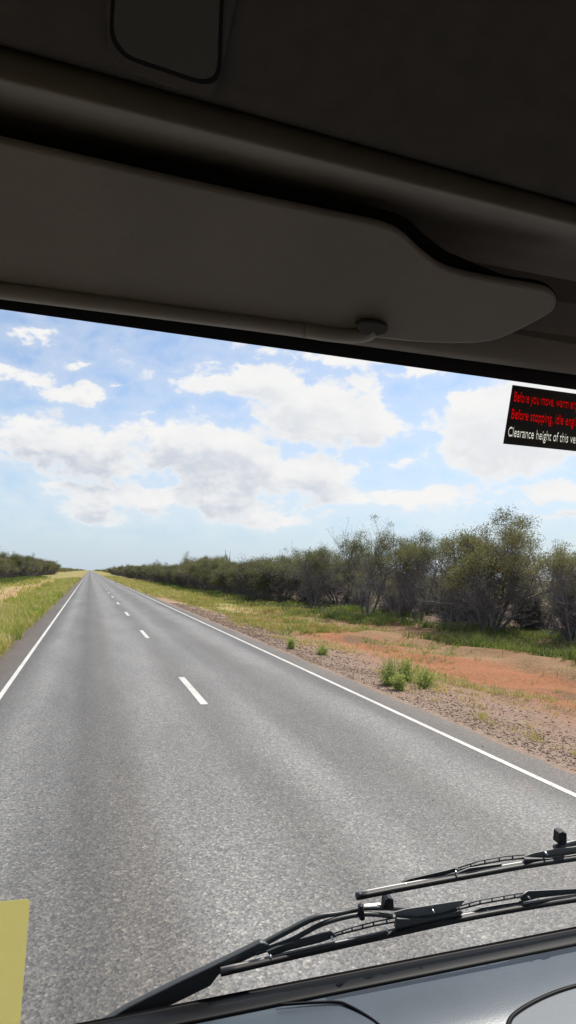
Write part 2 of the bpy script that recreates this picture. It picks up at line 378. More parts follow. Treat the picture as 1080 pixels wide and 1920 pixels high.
def quads_np(Cn, L, W, up=.0, r=None):
    r = r or rng; n_ = len(Cn)
    D = r.normal(size=(n_, 3)); D[:, 2] += up; D /= np.linalg.norm(D, axis=1, keepdims=True)
    Wd = np.cross(D, r.normal(size=(n_, 3))); Wd /= np.linalg.norm(Wd, axis=1, keepdims=True)
    L = np.asarray(L).reshape(-1, 1)*np.ones((n_, 1)); W = np.asarray(W).reshape(-1, 1)*np.ones((n_, 1))
    V = np.stack([Cn-D*L*.5, Cn+Wd*W*.5, Cn+D*L*.5, Cn-Wd*W*.5], 1).reshape(-1, 3)
    return V, np.arange(n_*4).reshape(-1, 4)
def make_tree(seed, H, stems, spread, leaf_lo, nleaf, lsize, twigs, clump=.30, lean=0.0, levels=3, lobes=0):
    """multi-stemmed dry-country tree: (wood mesh, leaf mesh) of height H"""
    r = np.random.default_rng(seed); seg = []; tips = []
    def grow(p, d, L, rad, lev):
        k = 4 if lev < 2 else 3; pts = [p]
        for i in range(k):
            d = d + r.normal(size=3)*(.17 if lev else .13); d[2] += .05 + .05*lev
            d /= np.linalg.norm(d); q2 = p + d*L/k
            seg.append((p, q2, rad*(1-.5*i/k), rad*(1-.5*(i+1)/k))); p = q2; pts.append(p)
        if lev >= levels:
            tips.append(pts[-1]); tips.append(pts[-2]); return
        nb = r.integers(3, 5)
        for j in range(nb):
            a = pts[min(k, 2+int(r.random()*(k-1)))] if j else pts[-1]
            nd = d*.75 + r.normal(size=3)*.52; nd[2] = abs(nd[2])*.8+.12; nd /= np.linalg.norm(nd)
            grow(a, nd, L*(.55+.25*r.random()), rad*.5, lev+1)
        if lev <= 2 and twigs:
            for j in range(int(twigs*(1 if lev else 2))):
                a = pts[int(r.random()*k)+0]; nd = r.normal(size=3); nd[2] = nd[2]*.5+.35; nd /= np.linalg.norm(nd)
                dead(a, nd, L*.45*(.5+r.random()), max(rad*.16, .005), 0)
    def dead(p, d, L, rad, lev):
        for i in range(3):
            d = d + r.normal(size=3)*.22; d /= np.linalg.norm(d); q2 = p + d*L/3
            if q2[2] < .03: q2[2] = .03
            seg.append((p, q2, rad, rad*.7)); rad *= .75; p = q2
            if lev < 2 and r.random() < .85:
                nd = d + r.normal(size=3)*.6; nd /= np.linalg.norm(nd); dead(p, nd, L*.55, rad*.8, lev+1)
    for s_ in range(stems):
        a = 2*np.pi*(s_+r.random()*.7)/stems; tl = spread*(.35+.8*r.random())
        d = np.array([math.cos(a)*math.sin(tl)+lean, math.sin(a)*math.sin(tl), math.cos(tl)]); d /= np.linalg.norm(d)
        grow(np.array([math.cos(a)*.12, math.sin(a)*.12, -.12]), d, H*.40*(.75+.4*r.random()), .018*H*(.6+.5*r.random()), 0)
    tips = np.array(tips); top = np.percentile(tips[:, 2], 99.7); sc_ = H/max(top+.1, .1)
    P0 = np.array([s_[0] for s_ in seg])*sc_; P1 = np.array([s_[1] for s_ in seg])*sc_
    R0 = np.array([s_[2] for s_ in seg]); R1 = np.array([s_[3] for s_ in seg])
    tips = tips*sc_; tips = tips[tips[:, 2] > leaf_lo*H*(.75+.5*r.random(len(tips)))]
    if lobes:                                    # foliage gathers in clumps
        ce = tips[r.choice(len(tips), min(lobes, len(tips)), replace=False)]
        d2 = ((tips[:, None]-ce[None])**2).sum(2).min(1); dens = np.exp(-d2/(.36**2))+.03
    else: dens = r.random(len(tips))**1.2+.15
    pick = r.choice(len(tips), nleaf, p=dens/dens.sum())
    Cn = tips[pick] + r.normal(size=(nleaf, 3))*clump*np.array([1, 1, .62])
    Cn[:, 2] = np.maximum(Cn[:, 2], .08)
    LV, LF = quads_np(Cn, lsize*(.6+.8*r.random(nleaf)), lsize*.30*(.7+.6*r.random(nleaf)), .5, r)
    WV, WF = tubes_np(P0, P1, np.maximum(R0, .006), np.maximum(R1, .005), 4)
    return mesh_np('tree_wood', WV, WF, True), mesh_np('tree_leaves', LV, LF)

HALF = {}
def proto(key, *a, **k): HALF[key] = make_tree(*a, **k) + (a[1],)
proto('spread', 11, 5.0, 8, .55, .46, 34000, .085, 6, clump=.19, lobes=70)   # wide multi-stem, dense crown
proto('wispy', 23, 5.0, 5, .46, .60, 14000, .075, 2, clump=.15, lobes=44)     # open, feathery
proto('vase', 37, 4.6, 6, .62, .52, 14000, .08, 5, clump=.17, lobes=34)
proto('vase_open', 38, 4.4, 5, .66, .56, 12000, .08, 4, clump=.17, lobes=36)
proto('round', 41, 3.6, 7, .85, .16, 22000, .10, 3, clump=.22, lobes=34)      # bushy to the ground
proto('bushy', 53, 3.3, 8, .9, .26, 19000, .10, 5, clump=.22, lobes=26)
proto('thicket', 67, 2.4, 9, 1.0, .3, 3000, .08, 12, clump=.16)               # grey twiggy understorey
proto('sapling', 79, 3.8, 3, .35, .5, 4000, .08, 4, clump=.13)
def place(name, key, x, y, h, rot, label, cat='tree', group=None, leaf=None, sx=1.0):
    wood, leaves, H0 = HALF[key]; s_ = h/H0
    root = empty(name, (x, y, float(hz(x, y))))
    root.scale = (s_*sx, s_*sx, s_); root.rotation_euler.z = rot
    tag(root, label, cat, group)
    a = link('trunk', wood, M_BARK, root); b = link('crown', leaves, leaf or M_LEAF, root)
    return root
def gp(px, py): p = atZ(px, py, -.2); return p.x, p.y
def top_h(px, py, X, Y):                      # height of something standing at Y whose top shows at row py
    p = atY(px, py, Y); return p.z + .2

# trees one can point to along the near edge of the scrub
G_NEAR = 'mulga trees along the near edge of the scrub'
near = [('spread', 918, 1198, 966, .3, 1.1, 'tallest dense dark mulga tree, standing where the green grass meets the red track'),
        ('wispy', 690, 1160, 968, 1.2, .85, 'open feathery mulga tree with two wispy tufts above its V of stems'),
        ('wispy', 742, 1166, 985, 2.6, .7, 'slender wispy mulga leaning beside the taller open one with two tufts'),
        ('vase_open', 590, 1143, 1018, .6, 1.0, 'rounded mulga with bare sky-lit top, before the open tree with two tufts'),
        ('vase_open', 785, 1172, 1010, 4.1, .85, 'thin grey-stemmed mulga just before the tallest dense tree'),
        ('vase_open', 845, 1184, 1000, 2.2, .85, 'many-stemmed mulga crowding the side of the tallest dense tree'),
        ('vase_open', 1072, 1222, 1028, 3.3, .8, 'mulga at the frame edge below the black warning label'),
        ('sapling', 1020, 1190, 1015, .9, 1.0, 'thin young mulga between the tallest tree and the one under the label'),
        ('bushy', 528, 1133, 1050, 2.0, 1.2, 'low bushy olive mulga at the grass edge, before the round-topped tree'),
        ('round', 470, 1121, 1050, .4, 1.1, 'broad olive mulga with foliage down to the green grass, near the pale dead trunk'),
        ('round', 415, 1112, 1052, 3.0, 1.1, 'dense dark olive mulga directly in front of the pale dead trunk')]
pts = []
for key, px, py, ty, rot, sx, lab in near:
    x, y = gp(px, py); place('mulga_tree', key, x, y, top_h(px, ty, x, y), rot, lab, group=G_NEAR, sx=sx); pts.append((x, y))
x, y = gp(403, 1104); y += 14; x += 5
root = tag(empty('dead_tree', (x, y, float(hz(x, y)))), 'pale bare dead trunk rising above the olive scrub', 'tree')
mb = MB(); hh = top_h(403, 1030, x, y)
mb.tube([(0,0,-.1),(.12,0,hh*.3),(-.1,0,hh*.55),(-.35,.1,hh*.8),(-.55,.1,hh)], [.22,.18,.15,.1,.03], 7)
mb.tube([(-.1,0,hh*.55),(.3,.1,hh*.75),(.4,.1,hh*.97)], [.1,.07,.02], 6); mb.tube([(-.3,.1,hh*.75),(-.8,0,hh*.85)], [.06,.015], 5)
mb.build('trunk', M_PALE, root, smooth=True)
# twiggy understorey between them
for i, (px, py, h, by) in enumerate([(650,1150,1.9,'between the round-topped tree and the tree with two tufts'),(735,1162,2.0,'at the foot of the slender mulga with wispy crown'),(835,1176,2.1,'between the thin grey-stemmed mulga and the many-stemmed one'),(880,1184,2.2,'tight against the tallest dense tree, on its road-vanishing side'),(990,1196,1.9,'just past the tallest dense tree'),(1095,1228,2.2,'at the frame edge under the label mulga'),(560,1136,1.7,'by the low bushy mulga before the round-topped tree')]):
    x, y = gp(px, py); x += 1.2; y += 1.2
    place('twiggy_shrub', 'thicket', x, y, h*(1.0+.2*random.random()), random.random()*6, 'grey twiggy shrub '+by, 'shrub', 'grey twiggy shrubs under the mulga', M_LEAF2, 1.0); pts.append((x, y))
# the rest of the belt on the far side
def free(x, y, d): return all((x-a)**2+(y-b)**2 > d*d for a, b in pts)
cnt = 0
for row, (x0, x1, y0, y1, step_) in enumerate([(14.2, 16.0, 52, 130, 3.3), (17.0, 20.5, 8, 46, 7.5), (17.0, 20.5, 46, 130, 5.2), (22, 27, 12, 120, 6.5), (28, 34, 18, 110, 6.5), (13.6, 16.5, 130, 420, 5.2), (17.5, 23, 130, 360, 7.5)]):
    y = y0
    while y < y1:
        x = random.uniform(x0, x1)
        if free(x, y, 1.7):
            key = random.choice(['round','bushy','round','vase','bushy'] if row in (0, 5, 6) else ['round','vase','spread','bushy','wispy','thicket'])
            h = (random.uniform(2.3, 3.2) if y < 46 else random.uniform(2.9, 5.3))*(1.04 if key in ('spread','vase','wispy') else .92)
            if key == 'thicket': h = random.uniform(2, 2.8)
            lab = {'round': 'round olive mulga with dense foliage in the scrub',
                   'bushy': 'bushy olive mulga with grey stems showing in the scrub',
                   'vase': 'upright mulga with forked stems behind the first scrub trees',
                   'spread': 'flat-topped spreading mulga behind the first scrub trees',
                   'wispy': 'thin wispy mulga behind the first scrub trees',
                   'thicket': 'low grey thicket shrub behind the first scrub trees'}[key]
            lab += ', close by' if y < 45 else ', mid distance' if y < 110 else ', far down the road'
            place('mulga_tree' if key != 'thicket' else 'scrub_shrub', key, x, y, h, random.random()*6.28, lab, 'tree' if key != 'thicket' else 'shrub',
                  'mulga trees filling the scrub beyond the track' if key != 'thicket' else 'shrubs deep in the scrub', random.choice([M_LEAF, M_LEAF2]), random.uniform(.85, 1.2)); pts.append((x, y)); cnt += 1
        y += step_*random.uniform(.7, 1.3)
# belt beyond the near verge
for (x0, x1, y0, y1, step_) in [(-19.5, -17, 92, 330, 5.0), (-25, -20, 84, 300, 8)]:
    y = y0
    while y < y1:
        x = random.uniform(x0, x1); key = random.choice(['round','bushy','vase','round'])
        place('mulga_tree', key, x, y, random.uniform(4.2, 6.6), random.random()*6.28, 'olive mulga in the distant scrub beyond the tall verge grass', 'tree', 'mulga trees beyond the verge grass', random.choice([M_LEAF, M_LEAF2]), random.uniform(.9, 1.25))
        cnt += 1; y += step_*random.uniform(.7, 1.3)
# unbroken scrub behind and far away
def clumps(boxes, per, size):
    out = []
    for (x0, x1, y0, y1, k, h0, h1) in boxes:
        cx = rng.uniform(x0, x1, k); cy = rng.uniform(y0, y1, k); h = rng.uniform(h0, h1, k); rr = h*rng.uniform(.45, .75, k)
        i = np.repeat(np.arange(k), per); v = rng.normal(size=(k*per, 3)); v /= np.linalg.norm(v, axis=1, keepdims=True); v *= rng.random((k*per, 1))**.45
        z = hz(cx[i], cy[i]) + h[i]*.52 + v[:, 2]*h[i]*.48
        out.append(np.stack([cx[i]+v[:, 0]*rr[i], cy[i]+v[:, 1]*rr[i], z], 1))
    Cn = np.concatenate(out); return quads_np(Cn, size*(.6+.8*rng.random(len(Cn))), size*.4*(.6+.8*rng.random(len(Cn))), .3)
V, F = clumps([(36, 62, 4, 60, 130, 1.2, 2.1), (34, 60, 60, 200, 290, 1.9, 3.2), (26, 90, 110, 320, 260, 2.8, 4.2)], 200, .34)
tag(link('scrub_undergrowth', mesh_np('scrub_undergrowth', V, F), M_LEAF2), 'mass of olive scrub behind the individual mulga trees', 'scrub', kind='stuff')
V, F = clumps([(14, 120, 340, 900, 700, 3.2, 5.0), (-120, -17, 330, 900, 600, 3.2, 5.0), (-110, -34, 60, 330, 260, 3, 5), (14, 260, 900, 2600, 800, 3.5, 5.5), (-260, -17, 900, 2600, 800, 3.5, 5.5)], 70, .8)
tag(link('far_woodland', mesh_np('far_woodland', V, F), M_LEAF2), 'far-off scrub narrowing to the end of the road', 'scrub', kind='stuff')

# ------------------------------------------------------------------ grass, weeds, stones
def grass(name, mat, pts_, h, wdt, bend, label):
    n_ = len(pts_); x, y = pts_[:, 0], pts_[:, 1]; z = hz(x, y)-.02
    a = rng.uniform(0, 2*np.pi, n_); ln = rng.normal(0, bend, (n_, 2)); hh = h*(.5+.8*rng.random(n_)); ww = wdt*(.6+.8*rng.random(n_))
    P = np.stack([x, y, z], 1); dw = np.stack([np.cos(a), np.sin(a), 0*a], 1)*ww[:, None]*.5
    mid = P + np.stack([ln[:, 0]*hh*.35, ln[:, 1]*hh*.35, hh*.6], 1); tip = P + np.stack([ln[:, 0]*hh, ln[:, 1]*hh, hh*(1-.3*np.hypot(ln[:, 0], ln[:, 1]))], 1)
    V = np.stack([P-dw, P+dw, mid+dw*.7, mid-dw*.7, tip], 1).reshape(-1, 3)
    b = np.arange(n_)*5
    F = np.concatenate([np.stack([b, b+1, b+2], 1), np.stack([b, b+2, b+3], 1), np.stack([b+3, b+2, b+4], 1)])
    return tag(link(name, mesh_np(name, V, F), mat), label, 'grass', kind='stuff')
def scatter(x0, x1, y0, y1, tufts, per, sig, ypow=1.0, keep=None):
    u_ = rng.random(tufts)**ypow; y = y0*(y1/y0)**u_ if ypow == 0.5 or ypow == 1.0 else y0+(y1-y0)*u_
    x = rng.uniform(x0, x1, tufts)
    if keep is not None: k = keep(x, y); x, y = x[k], y[k]
    s_ = sig*np.clip(y/20, .7, 4)
    i = np.repeat(np.arange(len(x)), per)
    return np.stack([x[i]+rng.normal(0, 1, len(i))*s_[i], y[i]+rng.normal(0, 1, len(i))*s_[i]], 1)
def patchy(sx, sy, thr, seed):
    r = np.random.default_rng(seed); ph = r.uniform(0, 6.28, 6); k = r.uniform(.6, 1.6, (6, 2))
    def f_(x, y): return sum(np.sin(x*k[i, 0]/sx+y*k[i, 1]/sy*(-1)**i+ph[i]) for i in range(6))/3 + rng.normal(0, .35, len(x)) > thr
    return f_
LV = lambda p, m: p[m(p[:, 0], p[:, 1])]
# left verge: thick, knee-high beside the seal, straw and green
A = scatter(-16, -1.95, 8, 170, 10500, 14, .12); A = LV(A, lambda x, y: x < -2.0-.12*np.abs(np.sin(y*1.3)))
wv = np.clip(A[:, 1]*.0011, .02, .2)
near_m = ~((np.abs(A[:, 0]+7.5+np.sin(A[:, 1]*.1)) < 1.3) & (rng.random(len(A)) < .9))
near_m &= ~((np.abs(A[:, 0]+8.8+np.sin(A[:, 1]*.07)) < 2.6) & (A[:, 1] > 26) & (rng.random(len(A)) < .82))
A = A[near_m]; wv = wv[near_m]
grass('verge_grass', M_VERGE, A, .42*np.clip(1.25-np.abs(A[:, 0]+4.5)/14, .55, 1.2), wv, .45, 'tall straw and green grass on the near verge')
# far verge: low straw grass further on, thin beside the gravel
B = scatter(6.6, 13.5, 24, 170, 5200, 12, .11, keep=lambda x, y: (patchy(1.2, 4, -.15, 3)(x, y)) & ((x > 7.2+.8*np.sin(y*.2)) | (y > 60)))
grass('dry_grass', M_DRY, B, .26, np.clip(B[:, 1]*.0011, .02, .2), .6, 'low straw grass beside the far gravel shoulder')
B2 = scatter(6.2, 9.0, 6, 30, 1500, 10, .10, keep=patchy(.9, 2.2, .16, 5))
grass('sparse_grass', M_DRY, B2, .16, .016, .8, 'thin dry tufts scattered over the stony shoulder')
# green flush under the trees
E_ = scatter(11.7, 19, 8, 130, 5600, 16, .12, keep=lambda x, y: (patchy(1.5, 3, .0, 9)(x, y)) & (x > 12.1+.5*np.sin(y*.5)))
grass('green_grass', M_GREEN, E_, .30+.22*(np.sin(E_[:, 1]*.9)*np.sin(E_[:, 0]*1.3)+.4).clip(0, 1), np.clip(E_[:, 1]*.0011, .02, .16), .5, 'lush green grass under the mulga trees')
E2 = scatter(-17, -13, 40, 200, 1500, 14, .2)
grass('green_grass', M_GREEN, E2, .5, np.clip(E2[:, 1]*.0012, .03, .2), .4, 'green grass before the distant scrub beyond the near verge')
E3 = scatter(6.2, 9.5, 55, 260, 1800, 12, .15)
grass('green_grass', M_VERGE, E3, .4, np.clip(E3[:, 1]*.0012, .03, .25), .4, 'yellow green grass hugging the far edge line in the distance')

def weed(px, py, h, wd, seed, label):
    x, y = gp(px, py); r = np.random.default_rng(seed); root = tag(empty('roadside_weed', (x, y, float(hz(x, y)))), label, 'weed', 'green weeds on the far shoulder')
    P0, P1, R0 = [], [], []; Cn = []
    for i in range(46):
        a = r.uniform(0, 6.28); tl = r.uniform(.05, .9); L = h*r.uniform(.55, 1.05); p = np.array([r.normal(0, wd*.12), r.normal(0, wd*.12), -.02])
        d = np.array([math.cos(a)*math.sin(tl)*wd/h*.9, math.sin(a)*math.sin(tl)*wd/h*.9, math.cos(tl)])
        for j in range(4):
            q2 = p + d*L/4; P0.append(p); P1.append(q2); R0.append(.0045); d = d + r.normal(size=3)*.13; d[2] += .03; p = q2
            for _ in range(9): Cn.append(q2 + r.normal(size=3)*.035 - d*r.random()*L/4)
    WV, WF = tubes_np(P0, P1, R0, R0, 3); link('stem', mesh_np('weed_stem', WV, WF), M_WEED, root)
    V, F = quads_np(np.array(Cn), .06*(.5+r.random(len(Cn))), .016, .6, r); link('leaves', mesh_np('weed_leaves', V, F), M_WEED, root)
weed(730, 1300, .55, .48, 1, 'tall pale green weed at the seal edge, nearest the edge line')
weed(748, 1310, .33, .24, 4, 'smallest green weed, in front of the two taller clumps')
weed(760, 1290, .52, .46, 2, 'bright yellow green weed behind the small one')
weed(795, 1302, .42, .46, 3, 'low spreading green weed farthest from the seal')
weed(546, 1226, .34, .2, 5, 'thin solitary weed further along the gravel shoulder')
weed(605, 1236, .25, .3, 6, 'small dry weed between the solitary one and the red track')

B3 = scatter(8.0, 12.6, 7, 60, 1700, 9, .11, keep=patchy(.7, 2.0, .30, 15))
grass('sparse_grass', M_DRY, B3, .18, np.clip(B3[:, 1]*.0011, .012, .06), .9, 'thin dry tufts growing along the red dirt track')
ns = 20000
yy = 4.5*(46/4.5)**rng.random(ns); xx = 5.66 + np.abs(rng.normal(0, 1, ns))*1.25 + .1*rng.random(ns)
k = rng.random(ns) < np.where(xx > 8.6, .25, 1); xx, yy = xx[k], yy[k]; ns = len(xx)
s_ = np.clip(rng.lognormal(-4.5, .5, ns), .005, .035)*np.clip(yy/14, .85, 2)
oc = np.array([(1,0,0),(-1,0,0),(0,1,0),(0,-1,0),(0,0,1),(0,0,-1)], float)
a = rng.uniform(0, 6.28, ns); J = oc[None]*s_[:, None, None]*rng.uniform(.6, 1.2, (ns, 6, 1)); J[:, :, 2] *= .6
J = np.stack([J[..., 0]*np.cos(a)[:, None]-J[..., 1]*np.sin(a)[:, None], J[..., 0]*np.sin(a)[:, None]+J[..., 1]*np.cos(a)[:, None], J[..., 2]], -1)
V = (J + np.stack([xx, yy, hz(xx, yy)+s_*.25], 1)[:, None]).reshape(-1, 3)
fo = np.array([(0,2,4),(2,1,4),(1,3,4),(3,0,4),(2,0,5),(1,2,5),(3,1,5),(0,3,5)])
F = (np.arange(ns)*6)[:, None, None] + fo[None]
tag(link('shoulder_gravel', mesh_np('shoulder_gravel', V, F.reshape(-1, 3)), M_STONE), 'loose pinkish stones on the far gravel shoulder', 'gravel', kind='stuff')

# ------------------------------------------------------------------ the vehicle cab
Z0 = EYE.z
cab = tag(empty('motorhome_cab', (0.3, 0, 0)), 'dark motorhome cab with grey visor, roof trim, dashboard and wipers around the windscreen', 'vehicle')
def into(o):                                     # parts keep their world coordinates
    o.parent = cab; o.matrix_parent_inverse = Matrix.Translation((-0.3, 0, 0)); return o
M_VISOR = pmat('visor_vinyl', (.275,.263,.262), .72, .3, (9, (.235,.225,.224), .6), (260, .0011, .7))
M_LINER = pmat('roof_fabric', (.085,.080,.079), .95, .1, (30, (.070,.067,.066), .5), (500, .0012, .7))
M_TRIM = pmat('header_plastic', (.28,.268,.262), .7, .25, (12, (.24,.23,.226), .5), (300, .0009, .6))
M_LENS = pmat('lamp_lens', (.062,.059,.057), .6, .3)
M_ROD = pmat('grey_plastic', (.26,.25,.235), .45, .45)
M_GAP_SHADE = pmat('visor_gap_shade', (.012,.011,.011), .95, .05)  # near-black colour painting the shade above the visor's upper edge
M_CLIP = pmat('dark_clip_plastic', (.05,.047,.045), .5, .4)
M_BLACK = pmat('black_rubber', (.005,.005,.006), .5, .12, None, (300, .0003, .3))
M_FRIT = pmat('black_ceramic', (.012,.013,.02), .5, .4)
M_DASH = pmat('dash_vinyl', (.038,.053,.069), .38, .75, (8, (.046,.062,.079), .6), (330, .0005, .4))
M_POD = pmat('pod_vinyl', (.15,.165,.18), .35, .5, None, (330, .0006, .4))
M_SHELL = pmat('cab_panel', (.16,.15,.14), .8, .2)
M_ARM = pmat('wiper_black_paint', (.055,.060,.063), .42, .5)
M_STEEL = pmat('wiper_grey_steel', (.27,.265,.265), .45, .5, metal=.2)
M_BRIDGE = pmat('bridge_grey_paint', (.22,.22,.22), .55, .3)
M_RIVET = pmat('bright_rivet', (.75,.75,.75), .3, .5, metal=1.0)
M_RUBBER = pmat('wiper_rubber', (.018,.017,.018), .5, .4)
M_GLASS = bpy.data.materials.new('clear_glass'); M_GLASS.use_nodes = True
t_ = M_GLASS.node_tree; t_.nodes.remove(t_.nodes['Principled BSDF']); tb = t_.nodes.new('ShaderNodeBsdfTransparent'); tb.inputs[0].default_value = (.985, .99, .985, 1)
t_.links.new(tb.outputs[0], t_.nodes['Material Output'].inputs['Surface'])

XA, XB = -.78, 1.45                              # inside width
def loft(name, rows, mat, xl=0, xr=1080, cuts=4, x0=XA, x1=XB, nX=13):
    """rows: (py at xl, py at xr, Y ahead) or ('z', Y, Zleft, Zright); a smooth skin across the cab"""
    L = []
    for r_ in rows:
        if r_[0] == 'z': a, b = Vector((0, r_[1], r_[2]+Z0)), Vector((1, r_[1], r_[3]+Z0))
        else: a, b = atY(xl, r_[0], r_[2]), atY(xr, r_[1], r_[2])
        g_ = (b-a)/(b.x-a.x); L.append(np.array([*(a+g_*(x0-a.x)), *(a+g_*(x1-a.x))]))
    if cuts > 1: L = arc(L, cuts)
    V = [tuple(p[:3]+(p[3:]-p[:3])*i/(nX-1)) for p in L for i in range(nX)]
    F = [(j*nX+i, j*nX+i+1, (j+1)*nX+i+1, (j+1)*nX+i) for j in range(len(L)-1) for i in range(nX-1)]
    o = link(name, mesh_py(name, V, F, True), mat); return into(o)
# glass plane
GT, GB = Vector((0, .85, Z0+.338)), Vector((0, 1.045, Z0-.69))
gd = (GB-GT).normalized(); gn = Vector((0, -gd.z, gd.y)); gn = gn if gn.y > 0 else -gn       # outward normal
def glassY(z): return .85 + (Z0+.338-z)*.1897
def onglass(px, py, out=0.0): return onplane(px, py, GT+gn*out, gn)
zt, zb = Z0+.42, Z0-.80
mb = MB(); mb.add([(XA, glassY(zb), zb), (XB, glassY(zb), zb), (XB, glassY(zt), zt), (XA, glassY(zt), zt)], [(0, 1, 2, 3)])
into(mb.build('windscreen', M_GLASS))
mb = MB(); rs_ = random.Random(3)
for a, b in [(985,1660),(1032,1652),(968,1640),(940,1655),(738,1672),(742,1690),(965,1634),(1003,1667),(655,1240),(300,1450),(812,1500),(160,1580),(455,1610),(905,1400),(700,1420),(610,1560)]:
    p = Vector(onglass(a, b, -.001)); k = rs_.uniform(.0007, .0016)
    ang = [i_*2*math.pi/7 for i_ in range(7)]; rr_ = [k*rs_.uniform(.6, 1.2) for _ in ang]
    mb.prism([p + Vector((math.cos(t0_)*q0_, 0, 0)) + gd*math.sin(t0_)*q0_ for t0_, q0_ in zip(ang, rr_)], -gn*.0003)
o = into(mb.build('dust_specks', pmat('dried_dust', (.42,.39,.34), .9, .1))); o['kind'] = 'stuff'
# black ceramic band at the top of the glass
loft('windscreen_band', [(580, 731, .847), (568, 717, .846), (548, 695, .846), (520, 668, .846)], M_FRIT, cuts=1)
# header trim: from the glass up behind the visor to the ridge and the groove under the roof lining
loft('header_trim', [(540, 686, .844), (556, 702, .832), (553, 699, .822), (535, 683, .812), (480, 632, .80), (400, 570, .80), (320, 528, .80), (270, 497, .765), (235, 474, .715), (205, 455, .662), (182, 441, .632), (165, 432, .612), (151, 424, .600), (138, 412, .598),
                     (118, 398, .600), (98, 387, .605), (84, 380, .613), (66, 366, .630), (50, 352, .645)], M_TRIM)
# roof lining: rolled lip, then overhead to the rear
p_ = atY(540, 229, .580).z - Z0
loft('roof_lining', [(68, 366, .622), (83, 381, .604), (82, 380.5, .590), (73, 372, .580), (50, 351, .566), ('z', .53, p_+.0145, p_+.0145), ('z', .505, p_+.022, p_+.022), ('z', .40, p_+.0535, p_+.0535), ('z', .34, p_+.0715, p_+.0715), ('z', .2, p_+.09, p_+.09), ('z', -.6, p_+.095, p_+.095), ('z', -1.3, p_+.095, p_+.095)], M_LINER)
ROOFZ = Z0 + p_ + .022
# roof lamp in the lining
lamp_p, lamp_n = Vector((0, .505, ROOFZ)), Vector((0, .30, 1)).normalized()
def onroof(px, py, dz=0.0): return onplane(px, py, lamp_p - Vector((0, 0, dz)), lamp_n)
lamp = into(empty('roof_lamp', onroof(310, 60))); lamp.location = onroof(310, 60)
lm = Matrix.Translation(-Vector(lamp.location))
def roofpoly(pts, dz, cuts=5): return [lm @ Vector(onroof(a, b, dz)) for a, b in arc(pts + [pts[0]], cuts)[:-1]]
out_ = [(196,-90),(199,30),(203,100),(222,128),(260,147),(330,171),(385,183),(405,172),(417,130),(438,30),(455,-90),(330,-130)]
inn_ = [(222,-80),(214,20),(214,65),(228,92),(250,109),(310,130),(368,149),(395,147),(407,128),(410,70),(414,-20),(424,-90),(320,-120)]
mb = MB(); mb.prism(roofpoly(out_, .006), (0, 0, .02)); o = mb.build('bezel', M_LINER, lamp, bevel=.0045, smooth=True)
mid_ = [(a+(a-312)*.07, b+(b-40)*.07) for a, b in inn_]
mb = MB(); mb.prism(roofpoly(mid_, .0068), (0, 0, .004)); mb.build('gap', M_BLACK, lamp)
mb = MB(); mb.prism(roofpoly(inn_, .0095), (0, 0, .012)); mb.build('lens', M_LENS, lamp, bevel=.0025, smooth=True)

# sun visor
vA, vB, vC = atY(0, 533, .775), atY(740, 640, .775), atY(400, 350, .645)
vn = (vB-vA).cross(vC-vA).normalized(); vn = vn if vn.y < 0 else -vn
outline = [(-330,470),(-330,195),(-150,228),(0,262),(200,308),(450,364),(640,404),(715,420),(755,438),(790,470),(828,498),(870,513),(950,529),(1015,540),(1038,549),(1046,566),(1036,586),(990,613),(940,636),(895,645),(830,646),(740,640),(600,622),(300,577),(0,533),(-200,504)]
poly = [Vector(onplane(a, b, vA, vn)) for a, b in arc(outline + [outline[0]], 4)[:-1]]
mb = MB(); mb.prism(poly, -vn*.016)
visor = mb.build('sun_visor', M_VISOR, bevel=.006, seg=4, smooth=True); into(visor)
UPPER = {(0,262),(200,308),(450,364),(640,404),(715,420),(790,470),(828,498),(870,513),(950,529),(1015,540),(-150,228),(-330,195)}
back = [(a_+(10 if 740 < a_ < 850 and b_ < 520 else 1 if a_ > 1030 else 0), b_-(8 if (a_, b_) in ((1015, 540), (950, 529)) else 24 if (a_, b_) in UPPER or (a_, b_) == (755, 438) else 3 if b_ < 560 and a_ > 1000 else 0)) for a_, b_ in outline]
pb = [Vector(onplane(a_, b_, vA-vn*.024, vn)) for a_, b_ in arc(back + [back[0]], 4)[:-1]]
mb = MB(); mb.prism(pb, -vn*.014); mb.build('visor_shade_plate', M_GAP_SHADE, visor, bevel=.006, seg=3, smooth=True)  # added dark plate, standing in for the shade between visor and header
rp = lambda a, b, k=0.0: Vector(onplane(a, b, vA+vn*(.004+k), vn))
mb = MB(); mb.tube([rp(a, b) for a, b in [(-330, 497), (0, 545), (300, 584), (568, 619)]], .0098, 14)
rod = mb.build('visor_rod', M_ROD, visor, smooth=True)
mb = MB(); mb.tube([rp(a, b) for a, b in arc([(569, 619), (620, 627), (660, 630), (685, 627), (700, 618)], 5)], [.0104]*11+[.0106]*5+[.0112]*5, 14)
mb.build('rod_sleeve', M_ROD, visor, smooth=True)
mb = MB(); mb.prism([rp(a, b, .010) for a, b in arc([(668,612),(678,604),(705,604),(728,612),(724,626),(700,632),(680,628),(668,612)], 3)[:-1]], -vn*.011)
mb.build('rod_clip', M_CLIP, visor, bevel=.002)

